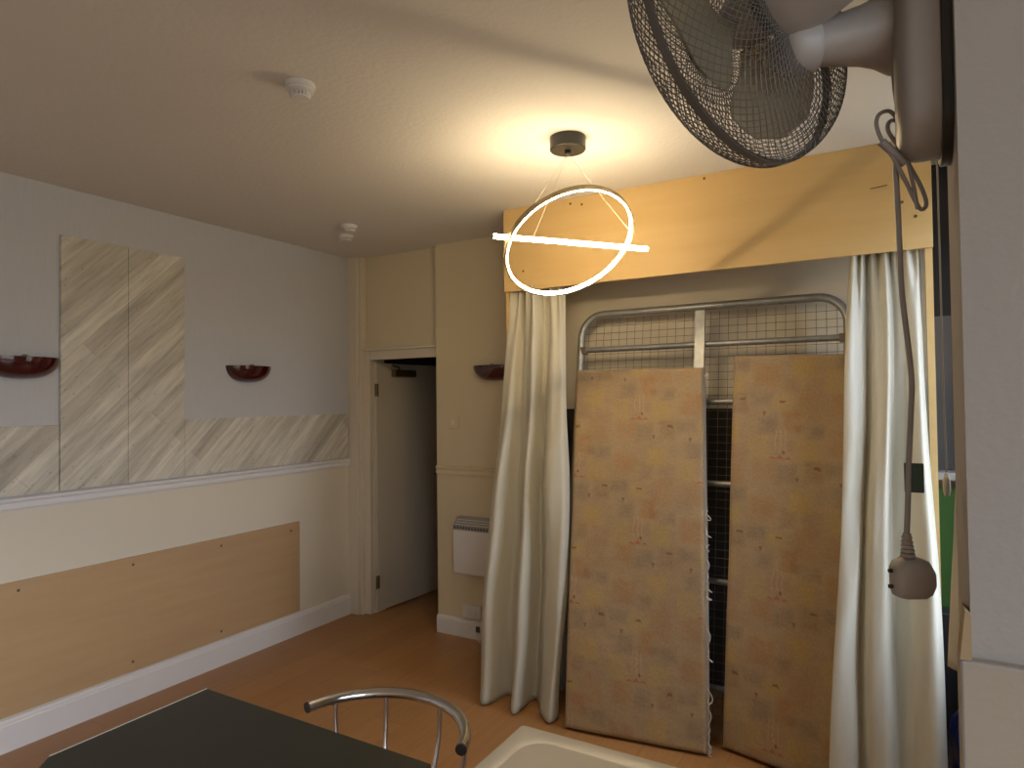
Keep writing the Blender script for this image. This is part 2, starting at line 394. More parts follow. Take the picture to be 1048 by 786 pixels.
# windows: frame, sash bars, sill
def window(name, axis, at, a0, a1, z0, z1, m):
    mb = MB(); th = .05
    def b(p0, p1, q0, q1):
        if axis == 'x': mb.box((at, p0, q0), (at+.05, p1, q1), bev=.004)
        else: mb.box((p0, at, q0), (p1, at+.05, q1), bev=.004)
    b(a0, a0+th, z0, z1); b(a1-th, a1, z0, z1); b(a0+th, a1-th, z0, z0+th); b(a0+th, a1-th, z1-th, z1)
    mid = (a0+a1)/2; b(mid-.03, mid+.03, z0+th, z1-th)
    o = struct(name, mb, m); return o
w1 = window('window_1', 'x', XR+.03, WY0, WY1, WZ0, WZ1, M['frame_grey'])
MB().box((XR-.06, WY0-.03, WZ0-.03), (XR+.03, WY1+.03, WZ0), bev=.006).build('window_sill', M['white'], w1)
w2 = window('window_2', 'x', XE+.03, EY0, EY1, EZ0, EZ1, M['white'])
# skirting, dado rails, architrave, boxed pipe
def skirting(prof, path_a, path_b, out):
    mb = MB(); a, b, n = Vector(path_a), Vector(path_b), Vector(out)
    mb.prism([a+n*d+Vector((0, 0, z)) for d, z in prof], b-a); return mb
SK = [(0, 0), (.020, 0), (.020, .125), (.016, .132), (.016, .14), (.008, .152), (0, .155)]
struct('baseboard_left', skirting(SK, (0, YB, 0), (0, .06, 0), (1, 0, 0)), M['white'])
struct('baseboard_back', skirting([(d, z*.82) for d, z in SK], (XS, 0, 0), (1.73, 0, 0), (0, -1, 0)), M['white'])
DR = [(0, 1.155), (.012, 1.155), (.016, 1.163), (.016, 1.175), (.011, 1.18), (.011, 1.188), (.02, 1.193), (.024, 1.200), (.024, 1.208), (.014, 1.214), (0, 1.216)]
struct('trim_1', skirting(DR, (0, YB, 0), (0, -.02, 0), (1, 0, 0)), M['white'])
struct('trim_2', skirting([(d*.8, z-.022) for d, z in DR], (XS, 0, 0), (1.73, 0, 0), (0, -1, 0)), M['magnolia'])
struct('trim_3', MB().box((0, -.02, 0), (.10, .06, H), bev=.006).box((.10, .0, 0), (.125, .06, H), bev=.004), M['architrave'])
mb = MB(); mb.box((.105, .035, 0), (.178, .075, 2.055), bev=.005); mb.box((.178, .038, 1.985), (XS, .075, 2.055), bev=.005); mb.box((.10, .02, 2.055), (XS, .07, 2.075), bev=.004)
mb.box((.160, .075, 0), (.185, .2, 2.0))
struct('trim_4', mb, M['architrave'])

# door, standing open into the dark corridor
dl = Vector((.195, .10, 0)); da = math.radians(85.5)
dd = Vector((math.cos(da), math.sin(da), 0)); dn = Vector((-dd.y, dd.x, 0))
def dpt(s, t, z): return dl+dd*s+dn*t+Vector((0, 0, z))
door = empty('door_1', tuple(dl)); tag(door, 'plain white flush door standing open into the dark corridor', 'door', kind='structure')
def dbox(s0, s1, t0, t1, z0, z1):
    mb = MB(); mb.hexa([dpt(s0, t0, z0), dpt(s1, t0, z0), dpt(s1, t1, z0), dpt(s0, t1, z0), dpt(s0, t0, z1), dpt(s1, t0, z1), dpt(s1, t1, z1), dpt(s0, t1, z1)]); return mb
dbox(.0, .755, 0, .04, .012, 1.965).build('door_leaf', M['whitedoor'], door)
for z in (.24, 1.75):
    mb = dbox(-.022, .012, -.006, -.0005, z-.05, z+.05); mb.tube([dpt(-.012, -.008, z-.05), dpt(-.012, -.008, z+.05)], .006); mb.build('hinge', M['brass'], door)
mb = dbox(.16, .40, -.05, -.0005, 1.86, 1.915); mb.tube([dpt(.22, -.03, 1.915), dpt(.22, -.03, 1.935), dpt(.06, -.11, 1.945)], .007); mb.build('door_closer', M['brass'], door)
mb = dbox(.70, .735, -.008, -.0005, .93, 1.08); mb.tube([dpt(.717, -.006, 1.04), dpt(.717, -.05, 1.04), dpt(.62, -.055, 1.035)], .009); mb.build('door_handle', M['black'], door)

# ================================================================ LEFT WALL
# diagonal-plank boards
def board(name, boxes, label, cat='wall panel', m='planks', group=None):
    mb = MB()
    for a, b in boxes: mb.box(a, b, bev=.0025)
    return tag(mb.build(name, M[m], loc=[(p+q)/2 for p, q in zip(*boxes[0])]), label, cat, group)
board('wall_panel', [((0.0005, -2.098, 1.222), (.016, -1.752, 2.548))], 'tall pale diagonal-plank board on the grey wall, the left of the joined pair')
board('wall_panel', [((0.0005, -1.750, 1.222), (.016, -1.413, 2.548))], 'tall pale diagonal-plank board on the grey wall, the right of the joined pair')
board('wall_panel', [((0.0005, -1.411, 1.222), (.014, -.035, 1.566))], 'long low diagonal-plank board above the white dado rail, nearest the door')
board('wall_panel', [((0.0005, -3.6, 1.222), (.014, -2.102, 1.560))], 'low diagonal-plank board under the sconce at the left picture edge')
# plywood sheet with screws
ply = empty('plywood_sheet', (0, -1.75, .165), 'long bare plywood sheet screwed to the cream lower wall', 'wall panel')
MB().box((0.0005, -3.4, .165), (.012, -.522, .805), bev=.0015).build('sheet', M['ply'], ply)
for (y, z) in ((-.60, .75), (-1.16, .755), (-1.16, .215), (-1.72, .76), (-1.72, .22), (-2.28, .76)):
    MB().lathe([(0, .003), (.007, .002), (.008, 0)], (.012, y, z), (1, 0, 0), 12).build('screw', M['brass'], ply)
# half-bowl sconces
def sconce(loc, nrm, R, label, dz=.108):
    root = empty('wall_sconce', loc, label, 'wall light', 'burgundy half-bowl wall lights')
    n = Vector(nrm); side = Vector((-n.y, n.x, 0)); o = Vector(loc)
    def P(a, b, k=1):   # a: 0..pi around, b: 0 rim .. 1 bottom
        th = b*math.pi/2; rr = math.cos(th)**.75
        return o+side*(R*k*rr*math.cos(a))+n*(R*.62*k*rr*math.sin(a)+.002)+Vector((0, 0, .0-dz*k*math.sin(th)))
    mb = MB()
    mb.grid(lambda i, j: P(math.pi*i, j*.995), 28, 12)
    mb.grid(lambda i, j: P(math.pi*i, j*.995, .94)+Vector((0, 0, 0)), 28, 12)
    v = []
    mb.grid(lambda i, j: P(math.pi*i, 0, 1-.06*j), 28, 1)
    mb.build('bowl', M['burgundy'], root, smooth=60)
    mb = MB(); mb.lathe([(0, .026), (.012, .023), (.021, .013), (.024, 0), (.02, -.02), (.013, -.04), (.012, -.07)], o+n*(R*.26)+Vector((0, 0, -.012)), (0, 0, 1), 20)
    mb.build('bulb', M['bulb'], root, smooth=60)
    MB().box(o+n*.0005-side*.05+Vector((0, 0, -.085)), o+n*.012+side*.05+Vector((0, 0, -.02))).build('back_plate', M['white'], root)
    return root
sconce((0, -.95, 1.906), (1, 0, 0), .17, 'burgundy half-bowl wall light on the grey wall, right of the plank boards')
sconce((0, -2.27, 1.902), (1, 0, 0), .17, 'burgundy half-bowl wall light cut by the left picture edge')
sconce((1.36, 0, 1.90), (0, -1, 0), .17, 'burgundy half-bowl wall light half hidden by the left curtain')

# ================================================================ CEILING
def detector(x, y, r, h, label):
    root = empty('smoke_detector', (x, y, H), label, 'smoke detector', 'round white smoke detectors on the ceiling')
    o = (x, y, H)
    MB().lathe([(0, -.0005), (r, -.0005), (r, -h*.25), (r*.97, -h*.32), (0, -h*.32)], o, (0, 0, 1), 36).build('base', M['plastic'], root, smooth=40)
    MB().lathe([(r*.9, -h*.3), (r*.92, -h*.5), (r*.72, -h*.62), (0, -h*.62)], o, (0, 0, 1), 36).build('body', M['plastic'], root, smooth=40)
    mb = MB()
    for k in range(18):
        a = 2*math.pi*k/18; d = Vector((math.cos(a), math.sin(a), 0)); s = Vector((-d.y, d.x, 0))
        p = Vector(o)+d*r*.62
        mb.hexa([p+s*q*.004+d*e*r*.07+Vector((0, 0, z)) for z in (-h*.88, -h*.6) for q, e in ((-1, -1), (1, -1), (1, 1), (-1, 1))])
    mb.build('vent_fins', M['plastic'], root)
    MB().lathe([(0, -h*.6), (r*.5, -h*.6), (r*.5, -h*.88), (0, -h*.88)], o, (0, 0, 1), 24).build('vent_core', M['plastic_dark'], root)
    MB().lathe([(r*.68, -h*.86), (r*.64, -h*.95), (r*.3, -h), (0, -h)], o, (0, 0, 1), 36).lathe([(0, -h*.86), (r*.68, -h*.86)], o, (0, 0, 1), 36).build('cap', M['plastic'], root, smooth=50)
    return root
detector(1.922, -2.225, .052, .055, 'large white smoke detector alone on the ceiling, nearest the viewer')
detector(.708, -.731, .055, .042, 'flat white smoke detector near the far corner, larger of the close pair')
detector(.505, -.555, .055, .040, 'white smoke detector closest to the corner above the grey wall')

# pendant lamp
lc = Vector((2.519, -1.259, 2.34)); ln = Vector((-.518, .339, .785)).normalized(); LR = .29
lamp = empty('pendant_lamp', (2.53, -1.285, H), 'lit ring pendant with a glowing straight bar, hanging from a black canopy', 'pendant lamp')
can = Vector((2.53, -1.285, H))
MB().lathe([(0, -.0005), (.078, -.0005), (.078, -.053), (.074, -.057), (0, -.057)], can, (0, 0, 1), 40).build('canopy', M['black'], lamp, smooth=40)
MB().lathe([(0, -.0575), (.014, -.0575), (.014, -.072), (0, -.074)], can, (0, 0, 1), 16).build('cable_gland', M['black'], lamp, smooth=40)
MB().lathe([(LR+.008, -.011), (LR+.008, .011), (LR-.002, .011), (LR-.002, -.009), (LR+.001, -.011)], lc, ln, 120, closed=True).build('ring', M['gold'], lamp, smooth=40)
MB().lathe([(LR-.002, -.012), (LR-.002, .008), (LR-.007, .006), (LR-.008, -.008), (LR-.005, -.0125)], lc, ln, 120, closed=True).build('ring_diffuser', M['led'], lamp, smooth=60)
b0 = Vector((2.288, -1.525, 2.353)); b1 = Vector((2.785, -.995, 2.338)); bd = (b1-b0).normalized()
MB().tube([b0+bd*.004, b1-bd*.004], .0105, 16).build('bar_light', M['led'], lamp, smooth=60)
for p in (b0, b1-bd*.004): MB().tube([p, p+bd*.004], .0112, 16).build('bar_end_cap', M['gold'], lamp, smooth=40)
e1 = ln.cross(Vector((0, 0, 1))).normalized(); e2 = e1.cross(ln)
def ringpt(a): return lc+(e1*math.cos(a)+e2*math.sin(a))*(LR+.003)
for p in (ringpt(math.radians(20)), ringpt(math.radians(150)), b0+(b1-b0)*.25+Vector((0, 0, .01))):
    MB().tube([can+Vector((0, 0, -.071)), p], .0009, 6).build('suspension_wire', M['wire'], lamp)

# ================================================================ PELMET, CURTAINS
PXL, PXR, PYF, PZ = 1.728, 3.892, -.49, 2.307
pel = empty('pelmet', (2.81, -.25, 0), 'wide pine pelmet box across the alcove below the ceiling', 'pelmet')
MB().box((PXL, PYF, PZ), (PXR, PYF+.018, H-.0005), bev=.0015).build('front_board', M['pelmet'], pel)
MB().box((PXL+.002, PYF+.0185, .0005), (PXL+.020, -.0005, H-.001)).build('side_board', M['pelmet'], pel)
MB().box((PXR-.030, PYF+.0185, .0005), (PXR-.002, PYF+.062, H-.001)).build('upright_post', M['pelmet'], pel)
for (x, z) in ((1.86, 2.42), (2.17, 2.77), (2.92, 2.78), (3.83, 2.45), (2.24, 2.755), (3.78, 2.52), (1.80, 2.40)):
    MB().lathe([(0, .003), (.006, .002), (.007, 0)], (x, PYF, z), (0, -1, 0), 10).build('screw', M['brass'], pel)
MB().tube([(3.725, PYF-.001, 2.605), (3.70, PYF-.012, 2.60), (3.66, PYF-.028, 2.592)], .002, 6).build('nail', M['black'], pel)

def lerp(a, b, t): return a+(b-a)*t
def curtain(name, label, top, bot, hem, folds, amp, seed, pinch=.06, n=(170, 90), skew=0.0, shape=None, flare=0):
    rnd = random.Random(seed); ph = [rnd.uniform(0, 6.28) for _ in range(8)]
    def fn(s, t):
        e = shape(t) if shape else t
        xl = lerp(top[0], bot[0], e); xr = lerp(top[1], bot[1], e); y = lerp(top[2], bot[2], t**1.15)
        s2 = s+.035*math.sin(2*math.pi*s*1.5+ph[0])*min(1, t*3)
        A = amp*(.35+.65*min(1, t*2.2))*(1+flare*max(0, t-.35))
        wv = math.sin(2*math.pi*folds*s2+ph[1]+.5*math.sin(2.2*t+ph[2]))
        wv = math.copysign(abs(wv)**.8, wv)
        pin = pinch*1.5*math.exp(-t*15)*math.sin(2*math.pi*folds*2.6*s+ph[3])
        wv += .28*math.sin(2*math.pi*folds*2.35*s2+ph[7]+1.6*t)*max(0, 1-.75*t)
        x = lerp(xl, xr, s)+A*.30*math.cos(2*math.pi*folds*s2+ph[1]+1.1)+.006*math.sin(9*t+ph[4]+5*s)
        yy = y+A*wv+pin*.3+.012*math.sin(7*t+ph[5]+9*s)+.006*math.sin(21*t+ph[6]+17*s)*min(1, t*2)
        z = lerp(top[3], hem, t)+skew*t*(s-.5)
        return Vector((x, yy, z))
    mb = MB(); mb.grid(fn, *n)
    o = mb.build(name, M['curtain'], loc=fn(.5, 1), smooth=180, solid=.0025)
    return tag(o, label, 'curtain', 'cream satin curtains hung under the pelmet')
curtain('curtain', 'cream satin curtain at the left end of the pelmet, beside the heater', (1.765, 2.085, -.435, 2.34), (1.69, 2.19, -.74, 0), .012, 2.6, .050, 3, shape=lambda t: min(1, t*1.4)**.7, flare=1.3)
curtain('curtain', 'cream satin curtain at the right end of the pelmet, behind the hanging plug', (3.575, 3.835, -.43, 2.34), (3.47, 3.885, -.86, 0), .012, 2.5, .042, 11, shape=lambda t: t**.9)

# ================================================================ BED FRAME AND MATTRESSES
bed = empty('bed_frame', (2.8, -.48, 0), 'galvanised folding bed frame with wire mesh stood on end behind the two mattresses', 'bed frame')
bl0, bl1 = Vector((2.08, -.47, .02)), Vector((3.54, -.47, .02)); LEAN = Vector((0, .335, 2.155))
def bp(s, t, off=0):    # s across 0..1, t up 0..1, off towards the viewer
    n = Vector((0, -LEAN.z, LEAN.y)).normalized()
    return bl0+(bl1-bl0)*s+LEAN*t+n*off
Lw, Lh = (bl1-bl0).length, LEAN.length
rc = .14
path = []
for cx, cy, a0 in ((1-rc/Lw, 1-rc/Lh, 0), (rc/Lw, 1-rc/Lh, 90)):
    for k in range(9):
        a = math.radians(a0+90*k/8); path.append(bp(cx+rc/Lw*math.cos(a), cy+rc/Lh*math.sin(a)))
path = [bp(1, 0)]+path+[bp(0, 0)]
MB().tube(path, .022, 14).build('outer_tube', M['galv'], bed, smooth=50)
c0, c1 = bp(.5, .005, .030), bp(.5, .985, .030)
mb = MB(); q = Vector((.026, 0, 0)); n_ = (bp(0, 0, 1)-bp(0, 0, 0))*.012
mb.hexa([c0-q-n_, c0+q-n_, c0+q+n_, c0-q+n_, c1-q-n_, c1+q-n_, c1+q+n_, c1-q+n_]); mb.build('centre_bar', M['galv'], bed)
for t in (.90, .752, .55, .32, .08):
    mb = MB(); mb.tube([bp(.008, t), bp(.992, t)], .017, 10); mb.build('cross_bar', M['galv'], bed, smooth=50)
for s in (.014, .986):
    MB().box(bp(s, .90, .0)-Vector((.02, .02, .025)), bp(s, .90, .0)+Vector((.02, .012, .02)), bev=.004).build('hinge_bracket', M['meshwire'], bed)
mb = MB()
NX, NY = 30, 50
for i in range(1, NX):
    if i != NX//2: mb.tube([bp(i/NX, .02), bp(i/NX, .985)], .0013, 4)
for j in range(1, NY): mb.tube([bp(.012, j/NY*.985), bp(.988, j/NY*.985)], .0013, 4)
mb.build('wire_mesh', M['meshwire'], bed)

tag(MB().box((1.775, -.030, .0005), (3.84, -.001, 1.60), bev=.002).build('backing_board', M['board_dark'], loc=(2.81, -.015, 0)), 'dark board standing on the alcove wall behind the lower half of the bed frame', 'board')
def mattress(BL, BR, TL, TR, th, label, seed, strings=False):
    BL, BR, TL, TR = [Vector(p) for p in (BL, BR, TL, TR)]
    W = ((BR-BL).length+(TR-TL).length)/2; Hh = ((TL-BL).length+(TR-BR).length)/2
    rnd = random.Random(seed); ph = [rnd.uniform(0, 6) for _ in range(6)]
    root = empty('mattress', (BL+BR)/2, label, 'mattress', 'patchwork print foam mattresses leaning on the bed frame')
    def S(s, t): return (BL*(1-s)+BR*s)*(1-t)+(TL*(1-s)+TR*s)*t
    nrm = ((TL+TR-BL-BR).cross(BR-BL+TR-TL)).normalized()
    if nrm.y > 0: nrm = -nrm
    rr = .022
    def front(i, j, k=1):
        # rounded edges: front falls away near border
        s = i; t = j; p = S(s, t)
        dx = min(s, 1-s)*W; dz = min(t, 1-t)*Hh; d = min(dx, dz)
        dep = 0 if d > rr else rr-math.sqrt(max(0, rr*rr-(rr-d)**2))
        wav = .004*math.sin(5*s+ph[0]+3*t)+.004*math.sin(11*t+ph[1]+4*s)+.002*math.sin(23*t+ph[2]-13*s)
        return p-nrm*(dep-wav)
    ns, nt = 60, 130
    def rs(i):   # denser near the borders
        return .5-.5*math.cos(math.pi*i)
    mb = MB()
    F = mb.grid(lambda i, j: front(rs(i), rs(j)), ns, nt, lambda i, j: (rs(i)*W+seed*.13, rs(j)*Hh+seed*.21))
    mb.build('ticking', M['mattress'], root, smooth=180)
    mb = MB()
    def side(u, v):     # border running round, u 0..1 round, v depth
        per = u*4; k = min(3, int(per)); f = rs(per-k)
        s, t = ((f, 0), (1, f), (1-f, 1), (0, 1-f))[k]
        c = S(.5, .5); p = S(s, t); bul = .010*math.sin(math.pi*v)+.003*math.sin(40*u+ph[3])*math.sin(math.pi*v)
        out = (p-c).normalized()
        if t == 0 and k == 0: bul = min(bul, .001)
        q = front(s, t)
        return q*(1-v)+(p-nrm*th)*v+out*bul
    mb.grid(side, 240, 6, lambda i, j: (i*4, j*th))
    bk = [S(0, 0)-nrm*th, S(1, 0)-nrm*th, S(1, 1)-nrm*th, S(0, 1)-nrm*th]
    mb.bm.faces.new([mb.bm.verts.new(p) for p in bk])
    mb.build('border', M['mattress_side'], root, smooth=60)
    if strings:
        for (t0, ln_, lp) in ((.985, .02, 1), (.60, .05, 1), (.55, .04, 1), (.51, .035, 0), (.47, .12, 0), (.415, .05, 1), (.385, .03, 1), (.30, .15, 0), (.245, .05, 1), (.155, .07, 1), (.12, .14, 0), (.06, .12, 0), (.025, .06, 0)):
            p0 = S(1.002, t0)-nrm*.012; pts = []
            for k in range(9):
                u = k/8; sw = .012*math.sin(u*7+t0*40)+(.016*math.sin(u*math.pi) if lp else .004)
                zz = -ln_*u if not lp else -ln_*math.sin(u*math.pi*.85)
                pts.append(p0+Vector((.006+abs(sw)*.9, -.008-.004*math.sin(u*11+t0*9), max(zz, -p0.z+.006))))
            MB().tube(spline(pts, 3), .0028, 5).build('loose_thread', M['string'], root, smooth=60)
    return root
mattress((2.262, -.850, .014), (2.950, -.765, .014), (2.140, -.385, 1.835), (2.858, -.335, 1.826), .10,
         'patchwork print mattress with frayed threads down its right edge', 1, True)
mattress((2.995, -.665, .014), (3.655, -.80, .014), (3.012, -.315, 1.885), (3.70, -.37, 1.865), .10,
         'darker patchwork print mattress half covered by the right curtain', 2)

# ================================================================ BACK WALL FITTINGS
ht = empty('wall_heater', (1.32, 0, .45), 'white electric panel heater with a slatted top behind the left curtain', 'heater')
MB().box((1.045, -.085, .46), (1.60, -.0005, .765), bev=.012, seg=3).build('body', M['plastic'], ht, smooth=40)
mb = MB(); mb.prism([(1.05, -.085, .7655), (1.05, -.0005, .7655), (1.05, -.0005, .845), (1.05, -.035, .84), (1.05, -.085, .79)], (.545, 0, 0)); mb.build('grille_housing', M['fan'], ht)
mb = MB()
for k in range(22): mb.box((1.062+k*.024, -.0875, .770), (1.071+k*.024, -.0855, .788))
mb.build('grille_slots', M['plastic_dark'], ht)
mb = MB()
for k in range(3):
    y = -.080+k*.015; z = .797+k*.0145
    mb.hexa([Vector((x, y+a, z+b)) for b in (0, .0035) for x, a in ((1.062, 0), (1.585, 0), (1.585, .007), (1.062, .007))])
mb.build('louvres', M['plastic'], ht)
sw = empty('light_switch', (1.01, 0, 1.46), 'white light switch on the cream wall above the dado rail', 'light switch')
MB().box((.967, -.012, 1.462), (1.053, -.0005, 1.548), bev=.004).build('plate', M['magnolia'], sw); MB().box((.998, -.017, 1.488), (1.022, -.0125, 1.522), bev=.002).build('rocker', M['plastic'], sw)
sp_ = empty('wall_socket', (1.16, 0, .135), 'white wall socket low on the wall under the heater', 'socket')
MB().box((1.085, -.03, .14), (1.235, -.0005, .235), bev=.006).build('plate', M['plastic'], sp_)
for x in (1.14, 1.19): MB().box((x, -.035, .175), (x+.01, -.0305, .20)).build('switch', M['plastic'], sp_)
cb = empty('phone_socket', (1.20, -.02, .035), 'small white junction box with a loose lead on the skirting', 'socket')
MB().box((1.195, -.032, .055), (1.225, -.0205, .095), bev=.003).build('box', M['plastic_dark'], cb)
MB().tube(spline([(1.212, -.034, .055), (1.215, -.045, .03), (1.235, -.055, .006), (1.29, -.07, .005)], 6), .0035, 8).build('lead', M['plastic'], cb, smooth=60)

# ================================================================ TABLES AND CHAIRS
tb = empty('dining_table', (2.25, -2.85, 0), 'dark charcoal table top with a pale edge and one clipped corner', 'table')
ol = [(1.806, -2.513), (1.806, -2.968), (1.86, -3.03), (2.63, -3.03), (2.70, -2.96), (2.70, -2.513)]
MB().prism([(x, y, .728) for x, y in ol], (0, 0, .022)).build('table_top', M['table'], tb)
mb = MB(); 
for i in (0,):
    a, b = Vector((*ol[i], 0)), Vector((*ol[(i+1) % len(ol)], 0)); d = (b-a).normalized(); nn = Vector((d.y, -d.x, 0))
    if (a+nn*.01-Vector((2.25, -2.77, 0))).length < (a-Vector((2.25, -2.77, 0))).length: nn = -nn
    mb.hexa([p+Vector((0, 0, z)) for z in (.7275, .7515) for p in (a, b, b+nn*.003, a+nn*.003)])
mb.build('edge_band', M['edge'], tb)
for x in (1.92, 2.585):
    MB().tube([(x, -2.80, .0305), (x, -2.80, .7275)], .02, 12).box((x-.02, -2.98, .0005), (x+.02, -2.64, .03), bev=.004).build('leg', M['chrome'], tb, smooth=50)

def chair(cx, cy, z, label):
    root = empty('dining_chair', (cx, cy, 0), label, 'chair', 'chrome chairs with a curved spindled back')
    R = .277
    def arc(a, r=R, zz=z): return Vector((cx+r*math.cos(a), cy+r*math.sin(a), zz))
    A0, A1 = math.radians(168), math.radians(18)
    MB().tube([arc(A0+(A1-A0)*k/40) for k in range(41)], .0165, 14).build('top_rail', M['chrome'], root, smooth=50)
    for a, s in ((A0, 1), (A1, -1)):
        e = arc(a); tdir = Vector((-math.sin(a), math.cos(a), 0))*s
        MB().tube([e+tdir*.0005, e+tdir*.004], .0155, 14).build('end_plug', M['seat'], root, smooth=40)
    for a in (150, 118, 78, 40):
        a = math.radians(a)
        MB().tube(spline([arc(a, R, z-.012), arc(a, R*.97, z-.12), arc(a, R*.78, .452)], 5), .0075, 10).build('spindle', M['chrome'], root, smooth=50)
    MB().lathe([(0, .425), (.205, .425), (.215, .435), (.215, .455), (.20, .47), (0, .474)], (cx, cy, 0), (0, 0, 1), 40).build('seat', M['seat'], root, smooth=40)
    MB().tube([Vector((cx+.212*math.cos(2*math.pi*k/40), cy+.212*math.sin(2*math.pi*k/40), .418)) for k in range(40)], .009, 8, closed=True).build('seat_ring', M['chrome'], root, smooth=60)
    for a in (45, 135, 225, 315):
        a = math.radians(a); MB().tube([arc(a, .205, .412), arc(a, .24, .0005)], .011, 12).build('leg', M['chrome'], root, smooth=50)
    return root
chair(2.472, -2.515, .757, 'chrome chair at the far side of the dark table, curved back fully in view')
chair(3.0, -2.732, .752, 'chrome chair whose back rail runs under the white table corner')

wt = empty('side_table', (3.2, -2.63, 0), 'off-white plastic table top with a rounded recess, in front of the mattresses', 'table')
WX0, WY_, WX1, WYb, WZ = 2.852, -2.313, 3.56, -3.06, .80
def rrect(x0, y0, x1, y1, r, z, n=8):
    out = []
    for cx, cy, a0 in ((x1-r, y1-r, 0), (x0+r, y1-r, 90), (x0+r, y0+r, 180), (x1-r, y0+r, 270)):
        for k in range(n+1):
            a = math.radians(a0+90*k/n); out.append(Vector((cx+r*math.cos(a), cy+r*math.sin(a), z)))
    return out
mb = MB(); loops = []
for ins, rr_, z in ((.004, .010, WZ-.030), (0, .012, WZ-.024), (0, .012, WZ-.004), (.004, .010, WZ), (.045, .075, WZ+.0005), (.049, .072, WZ-.0012), (.055, .068, WZ-.0018)):
    loops.append([mb.bm.verts.new(p) for p in rrect(WX0+ins, WYb+ins, WX1-ins, WY_-ins, rr_, z)])
for a, b in zip(loops, loops[1:]):
    for k in range(len(a)): mb.bm.faces.new((a[k], a[(k+1) % len(a)], b[(k+1) % len(b)], b[k]))
mb.bm.faces.new(loops[0][::-1]); mb.bm.faces.new(loops[-1])
mb.build('table_top', M['whitetop'], wt, smooth=35)
for x, y in ((WX0+.035, WY_-.035), (WX0+.035, WYb+.04), (WX1-.04, WY_-.04), (WX1-.04, WYb+.04)):
    MB().tube([(x, y, .0005), (x, y, WZ-.0305)], .014, 12).build('leg', M['whitetop'], wt, smooth=50)

# ================================================================ WALL FAN
fc = Vector((3.564, -2.924, 2.185)); fn_ = Vector((-.903, .418, -.096)).normalized()
fe1 = fn_.cross(Vector((0, 0, 1))).normalized(); fe2 = fe1.cross(fn_)
def fp(r, a, h): return fc+fn_*h+(fe1*math.cos(a)+fe2*math.sin(a))*r
PLY, PLZ = -2.872, 2.125
fan = empty('wall_fan', (PX, PLY, PLZ), 'grey wall-mounted fan with a wire cage, hanging flex and plug at top right', 'fan')
RF = .2
def guard(prof, n, twist, wr):
    mb = MB(); rp = spline([Vector((r, h, 0)) for r, h in prof], 4); L = len(rp)
    for sgn in (1, -1):
        for k in range(n):
            a0 = 2*math.pi*k/n
            mb.tube([fp(p.x, a0+sgn*twist*((i/(L-1))**.8), p.y) for i, p in enumerate(rp)], wr, 4, cap=False)
    return mb
REAR = [(.06, -.062), (.10, -.061), (.15, -.055), (.182, -.042), (.198, -.020), (.2005, -.004)]
FRONT = [(.05, .066), (.10, .064), (.15, .057), (.182, .044), (.199, .022), (.2005, .004)]
mb = guard(REAR, 84, 1.2, .0007); mb.build('rear_guard', M['fan_wire'], fan, smooth=60)
mb = guard(FRONT, 84, 1.2, .0007)
mb.lathe([(0, .068), (.05, .067), (.052, .063), (0, .062)], fc, fn_, 32); mb.build('front_guard', M['fan_wire'], fan, smooth=60)
MB().lathe([(RF-.002, -.005), (RF+.0025, -.005), (RF+.0025, .005), (RF-.002, .005)], fc, fn_, 90, closed=True).build('rim', M['fan_wire'], fan, smooth=40)
MB().lathe([(0, .028), (.028, .025), (.036, .01), (.036, -.03), (0, -.03)], fc, fn_, 32).build('hub', M['fan'], fan, smooth=40)
for ac in (-50, -170, 70):
    def bl(i, j, ac=ac):
        r = .034+.132*j
        half = math.radians(53)*(.42+.58*math.sin(min(1, j*1.35)*math.pi/2))*(1 if j < .72 else math.sqrt(max(0.02, 1-((j-.72)/.285)**2)))
        a = math.radians(ac)+half*(2*i-1)
        return fp(r, a, .006+.028*(.5-i)*(1-.2*j))
    mb = MB(); mb.grid(bl, 18, 22); mb.build('blade', M['blade'], fan, smooth=180, solid=.0018)
# motor housing behind the rear guard
MB().lathe([(0, -.055), (.060, -.055), (.062, -.066), (.059, -.085), (.053, -.125), (.049, -.150), (0, -.150)], fc, fn_, 40).build('motor_housing', M['fan'], fan, smooth=35)
mb = MB()
for k in range(16):
    a = 2*math.pi*k/16
    mb.tube([fp(.0485, a, -.150), fp(.042, a, -.19)], .004, 6)
mb.lathe([(0, -.188), (.045, -.188), (.043, -.196), (0, -.198)], fc, fn_, 32); mb.lathe([(0, -.149), (.036, -.149), (.036, -.189), (0, -.189)], fc, fn_, 24); mb.build('motor_vents', M['fan'], fan, smooth=35)
